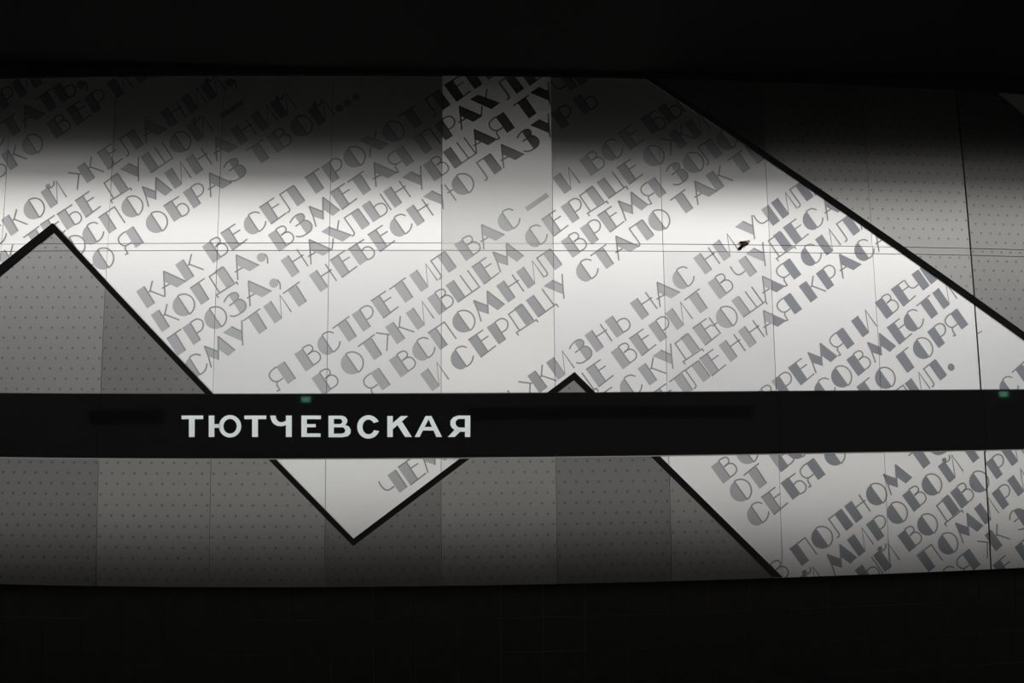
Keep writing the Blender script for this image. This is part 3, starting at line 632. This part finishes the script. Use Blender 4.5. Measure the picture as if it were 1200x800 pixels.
PRINT = [M['fill'], M['stroke'], M['fill_b'], M['fill_c']]
n_letters = 0
for text, t0, pos in LINES:
    chars = [c for c in text if c != ' ']
    made = []
    for ch, s0 in zip(chars, pos):
        v, f, fm, share = letter_mesh(ch, s0, t0)
        if f and share > 0.04:
            cv = (s0 + 0.05) * SA + (t0 + 0.1) * CA
            made.append((ch, v, f, fm, share, cv))
    if not made:
        continue
    line = link('verse_line', None, wall_back)
    rest = ([], [], [])
    for ch, v, f, fm, share, cv in made:
        if share < 0.22 or cv > 4.2:
            b = len(rest[0])
            rest[0].extend(v)
            rest[1].extend(tuple(i + b for i in q) for q in f)
            rest[2].extend(fm)
        else:
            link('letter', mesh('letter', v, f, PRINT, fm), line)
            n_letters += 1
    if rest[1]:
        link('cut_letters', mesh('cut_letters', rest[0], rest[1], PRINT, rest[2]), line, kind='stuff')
print('letters', n_letters)

# small rusty lug that sticks out of the joint, and a thin black bar for the crack mark on the wide joint
def solid(name, pts, m, parent, **k):
    v = [Vector(p) for p in pts]
    bm = bmesh.new()
    for p in v:
        bm.verts.new(p)
    bmesh.ops.convex_hull(bm, input=bm.verts)
    me = bpy.data.meshes.new(name)
    bm.to_mesh(me)
    bm.free()
    me.materials.append(m)
    return link(name, me, parent, **k)

lx, ly, lz = W(*LUG[1])
lug = solid('metal_lug', [(lx + math.cos(a) * r, y, lz + math.sin(a) * r * 0.8) for a in [i * math.pi / 5 for i in range(10)]
                          for r, y in ((0.022, -0.012), (0.030, -0.05), (0.018, -0.085))], M['rust'], None,
            label='small rusty brown lug sticking out of the joint between metal sheets', cat='bracket')
solid('lug_tip', [(lx + 0.012 + math.cos(a) * 0.016, y, lz + 0.008 + math.sin(a) * 0.014) for a in [i * math.pi / 4 for i in range(8)]
                  for y in (-0.06, -0.092)], M['rust_pale'], lug)
v, f = box_data(lx - 0.045, lx + 0.038, -0.05, -0.012, lz + 0.012, lz + 0.020)
link('lug_plate', mesh('lug_plate', v, f, M['black_trim']), lug)
ax, ay, az = W(*LUG[0])
solid('lug_shadow_stub', [(ax + dx, y, az + dz) for dx in (-0.012, 0.010) for dz in (-0.012, 0.012) for y in (-0.012, -0.03)]
      + [(lx - 0.01, -0.03, lz), (lx - 0.01, -0.05, lz - 0.01)], M['black_trim'], lug)  # black stub also stands for the lug's shadow at lower left
a, b = W(*TAB[0]), W(*TAB[1])
solid('crack_mark', [(p[0], y, p[2] + dz) for p in (a, b) for dz in (-0.003, 0.003) for y in (-0.006, -0.016)], M['black_trim'], wall_back)

# ------------------------------------------------------------------ the black glass band with the station name
band = link('name_band', None, label='long black glass band across the wall with white station name', cat='sign')
D_BAND = 0.046
cuts = [-0.75, 1, 3, 5, 7, 9, 10.3]
for a, b in zip(cuts, cuts[1:]):
    r = [(a + 0.001, V_BB), (b - 0.001, V_BB), (b - 0.001, V_BT), (a + 0.001, V_BT)]
    tl = random.uniform(-0.001, 0.001)
    plate('glass_pane', r, (lambda tl: lambda u, v: D_BAND + tl * (v - 1.5))(tl), 0.014, M['glass'], band)
for v0, v1 in ((V_BB - 0.010, V_BB - 0.001), (V_BT + 0.001, V_BT + 0.007)):
    plate('edge_line', [(-0.75, v0), (10.3, v0), (10.3, v1), (-0.75, v1)], lambda u, v: D_BAND - 0.004, 0.010,
          M['edge'] if v0 < 1.5 else M['black_trim'], band)  # lower strip paints the thin light reflection below the glass
for ch, pieces in NAME:
    verts, faces = [], []
    for P in pieces:
        v, f = plate_data(P, lambda u, v: D_BAND + 0.005, 0.006, dense=False)
        b = len(verts)
        verts += v
        faces += [tuple(i + b for i in q) for q in f]
    link('letter', mesh('name_letter', verts, faces, M['white']), band)

# ------------------------------------------------------------------ dark tiled wall under the panels
gv, gf = box_data(X_MIN, X_MAX, 0.122, 0.30, -1.25, 0.16)
wall_lower = link('wall_lower', mesh('wall_lower', gv, gf, M['grout']), kind='structure',
                  label='black tiled lower wall beside the track')
TW, TH = 0.371, 0.30
for r in range(5):
    for c in range(-3, 30):
        u0 = 0.06 + c * TW
        v1 = 0.125 - r * TH
        v0 = max(v1 - TH, -1.19)
        y = 0.117 + random.uniform(-0.0025, 0.0025)
        v, f = plate_data([(u0 + 0.002, v0 + 0.002), (u0 + TW - 0.002, v0 + 0.002), (u0 + TW - 0.002, v1 - 0.002), (u0 + 0.002, v1 - 0.002)],
                          (lambda y: lambda a, b: -y)(y), 0.1215 - y, dense=False)
        link('tile', mesh('tile', v, f, M['tile']), wall_lower)

# ------------------------------------------------------------------ soffit over the track, track bed, platform and hall
sec = [(0.20, 4.735), (0.0, 4.735), (-2.25, 4.31), (-2.40, 4.27), (-2.40, 5.25), (0.20, 5.25)]
def prism(name, sec, x0, x1, m, parent=None, **k):
    n = len(sec)
    v = [(x0, y, z) for y, z in sec] + [(x1, y, z) for y, z in sec]
    f = [tuple(range(n)), tuple(range(2 * n - 1, n - 1, -1))] + [(i, i + n, (i + 1) % n + n, (i + 1) % n) for i in range(n)]
    me = mesh(name, v, f, m)
    bm = bmesh.new()
    bm.from_mesh(me)
    bmesh.ops.recalc_face_normals(bm, faces=bm.faces)
    bm.to_mesh(me)
    bm.free()
    return link(name, me, parent, **k)
# the head of the track wall follows the top edge of the sheets
top_pts = [W(u, V_TOP) for u in [K0 + i * 0.5 for i in range(0, 23)]]
tv, tf = [], []
for x, y, z in top_pts:
    tv += [(x, -0.045, z), (x, 0.03, z), (x, 0.03, 4.95), (x, -0.045, 4.95)]
for i in range(len(top_pts) - 1):
    a, b = 4 * i, 4 * i + 4
    for j in range(4):
        tf.append((a + j, b + j, b + (j + 1) % 4, a + (j + 1) % 4))
link('trim_1', mesh('trim_1', tv, tf, M['soffit']), kind='structure', label='black head trim above the metal sheets')
prism('ceiling', sec, X_MIN, X_MAX, M['soffit'], kind='structure', label='black soffit over the track')
box('floor', (X_MIN, X_MAX, -3.5, 0.30, -1.35, -1.25), M['track'], kind='structure', label='dark track bed below the wall')
pf = box('floor_platform', (X_MIN, X_MAX, -14.0, -3.5, -1.25, 0.0), M['floor'], kind='structure', label='grey granite platform floor')
box('added_dark_border', (X_MIN, X_MAX, -5.0, -3.5, 0.0, 0.004), M['plat_face'], pf)  # unseen dark border added so the lower sheets mirror a darker floor
box('platform_face', (X_MIN, X_MAX, -3.5, -3.48, -1.25, -0.02), M['plat_face'], pf)
box('ceiling_hall', (X_MIN, X_MAX, -14.0, -2.40, 5.25, 5.35), M['ceil'], kind='structure', label='grey hall ceiling above the platform')
wh = box('wall_hall', (X_MIN, X_MAX, -14.2, -14.0, 0.0, 5.25), M['hall'], kind='structure', label='pale wall on the far side of the hall')
for x0, x1, z0, z1 in ((-5.8, -3.9, 1.56, 1.92), (4.1, 11.8, 1.60, 1.92)):
    box('added_dark_panel', (x0, x1, -14.0, -13.97, z0, z1), M['hall_dark'], wh)  # unseen panels added so the glass band mirrors dark strips
box('wall_end_west', (X_MIN - 0.2, X_MIN, -14.2, 0.3, -1.35, 5.35), M['hall_dark'], kind='structure', label='dark end wall of the hall')
box('wall_end_east', (X_MAX, X_MAX + 0.2, -14.2, 0.3, -1.35, 5.35), M['hall_dark'], kind='structure', label='dark far end wall of the hall')

# light line above the platform edge, plus hall panels added for wall reflections
def ceiling_light(x0, x1, y0, y1, z, m, lab, grp):
    t = link('ceiling_light', None, label=lab, cat='ceiling light', group=grp)
    t.location = ((x0 + x1) / 2, (y0 + y1) / 2, z)
    hx, hy = (x1 - x0) / 2, (y1 - y0) / 2
    box('housing', (-hx, hx, -hy, hy, 0.03, 5.25 - z), M['steel'], t)
    box('diffuser', (-hx + 0.02, hx - 0.02, -hy + 0.02, hy - 0.02, 0.0, 0.03), m, t)
for i in range(6):
    for y0, y1 in ((-5.8, -4.2), (-10.1, -6.7), (-13.8, -10.4)):
        ceiling_light(X_MIN + 6 * i + 0.02, X_MIN + 6 * i + 5.98, y0, y1, 5.0,
                      *((M['lamp'], 'bright white light strip above the platform edge', 'light strips above the platform edge') if y0 == -5.8 else
                        (M['lamp_hall_fill'], 'added soft white fill panel deep in the hall', 'added fill panels deep in the hall')))

# exit signs on the far wall (the glass band mirrors them)
for x, z in ((-0.211, 2.155), (18.844, 2.179)):
    e = link('exit_sign', None, label='lit green exit sign on the far hall wall', cat='sign', group='exit signs in the hall')
    e.location = (x, -14.0, z)
    box('case', (-0.13, 0.13, 0.0, 0.05, -0.075, 0.075), M['steel'], e)
    box('lit_face', (-0.12, 0.12, 0.05, 0.056, -0.065, 0.045), M['green'], e)
    box('arrow', (-0.08, 0.08, 0.056, 0.058, -0.02, 0.005), M['exit_white'], e)
    box('lit_edge', (-0.12, 0.12, 0.05, 0.058, 0.045, 0.07), M['exit_white'], e)
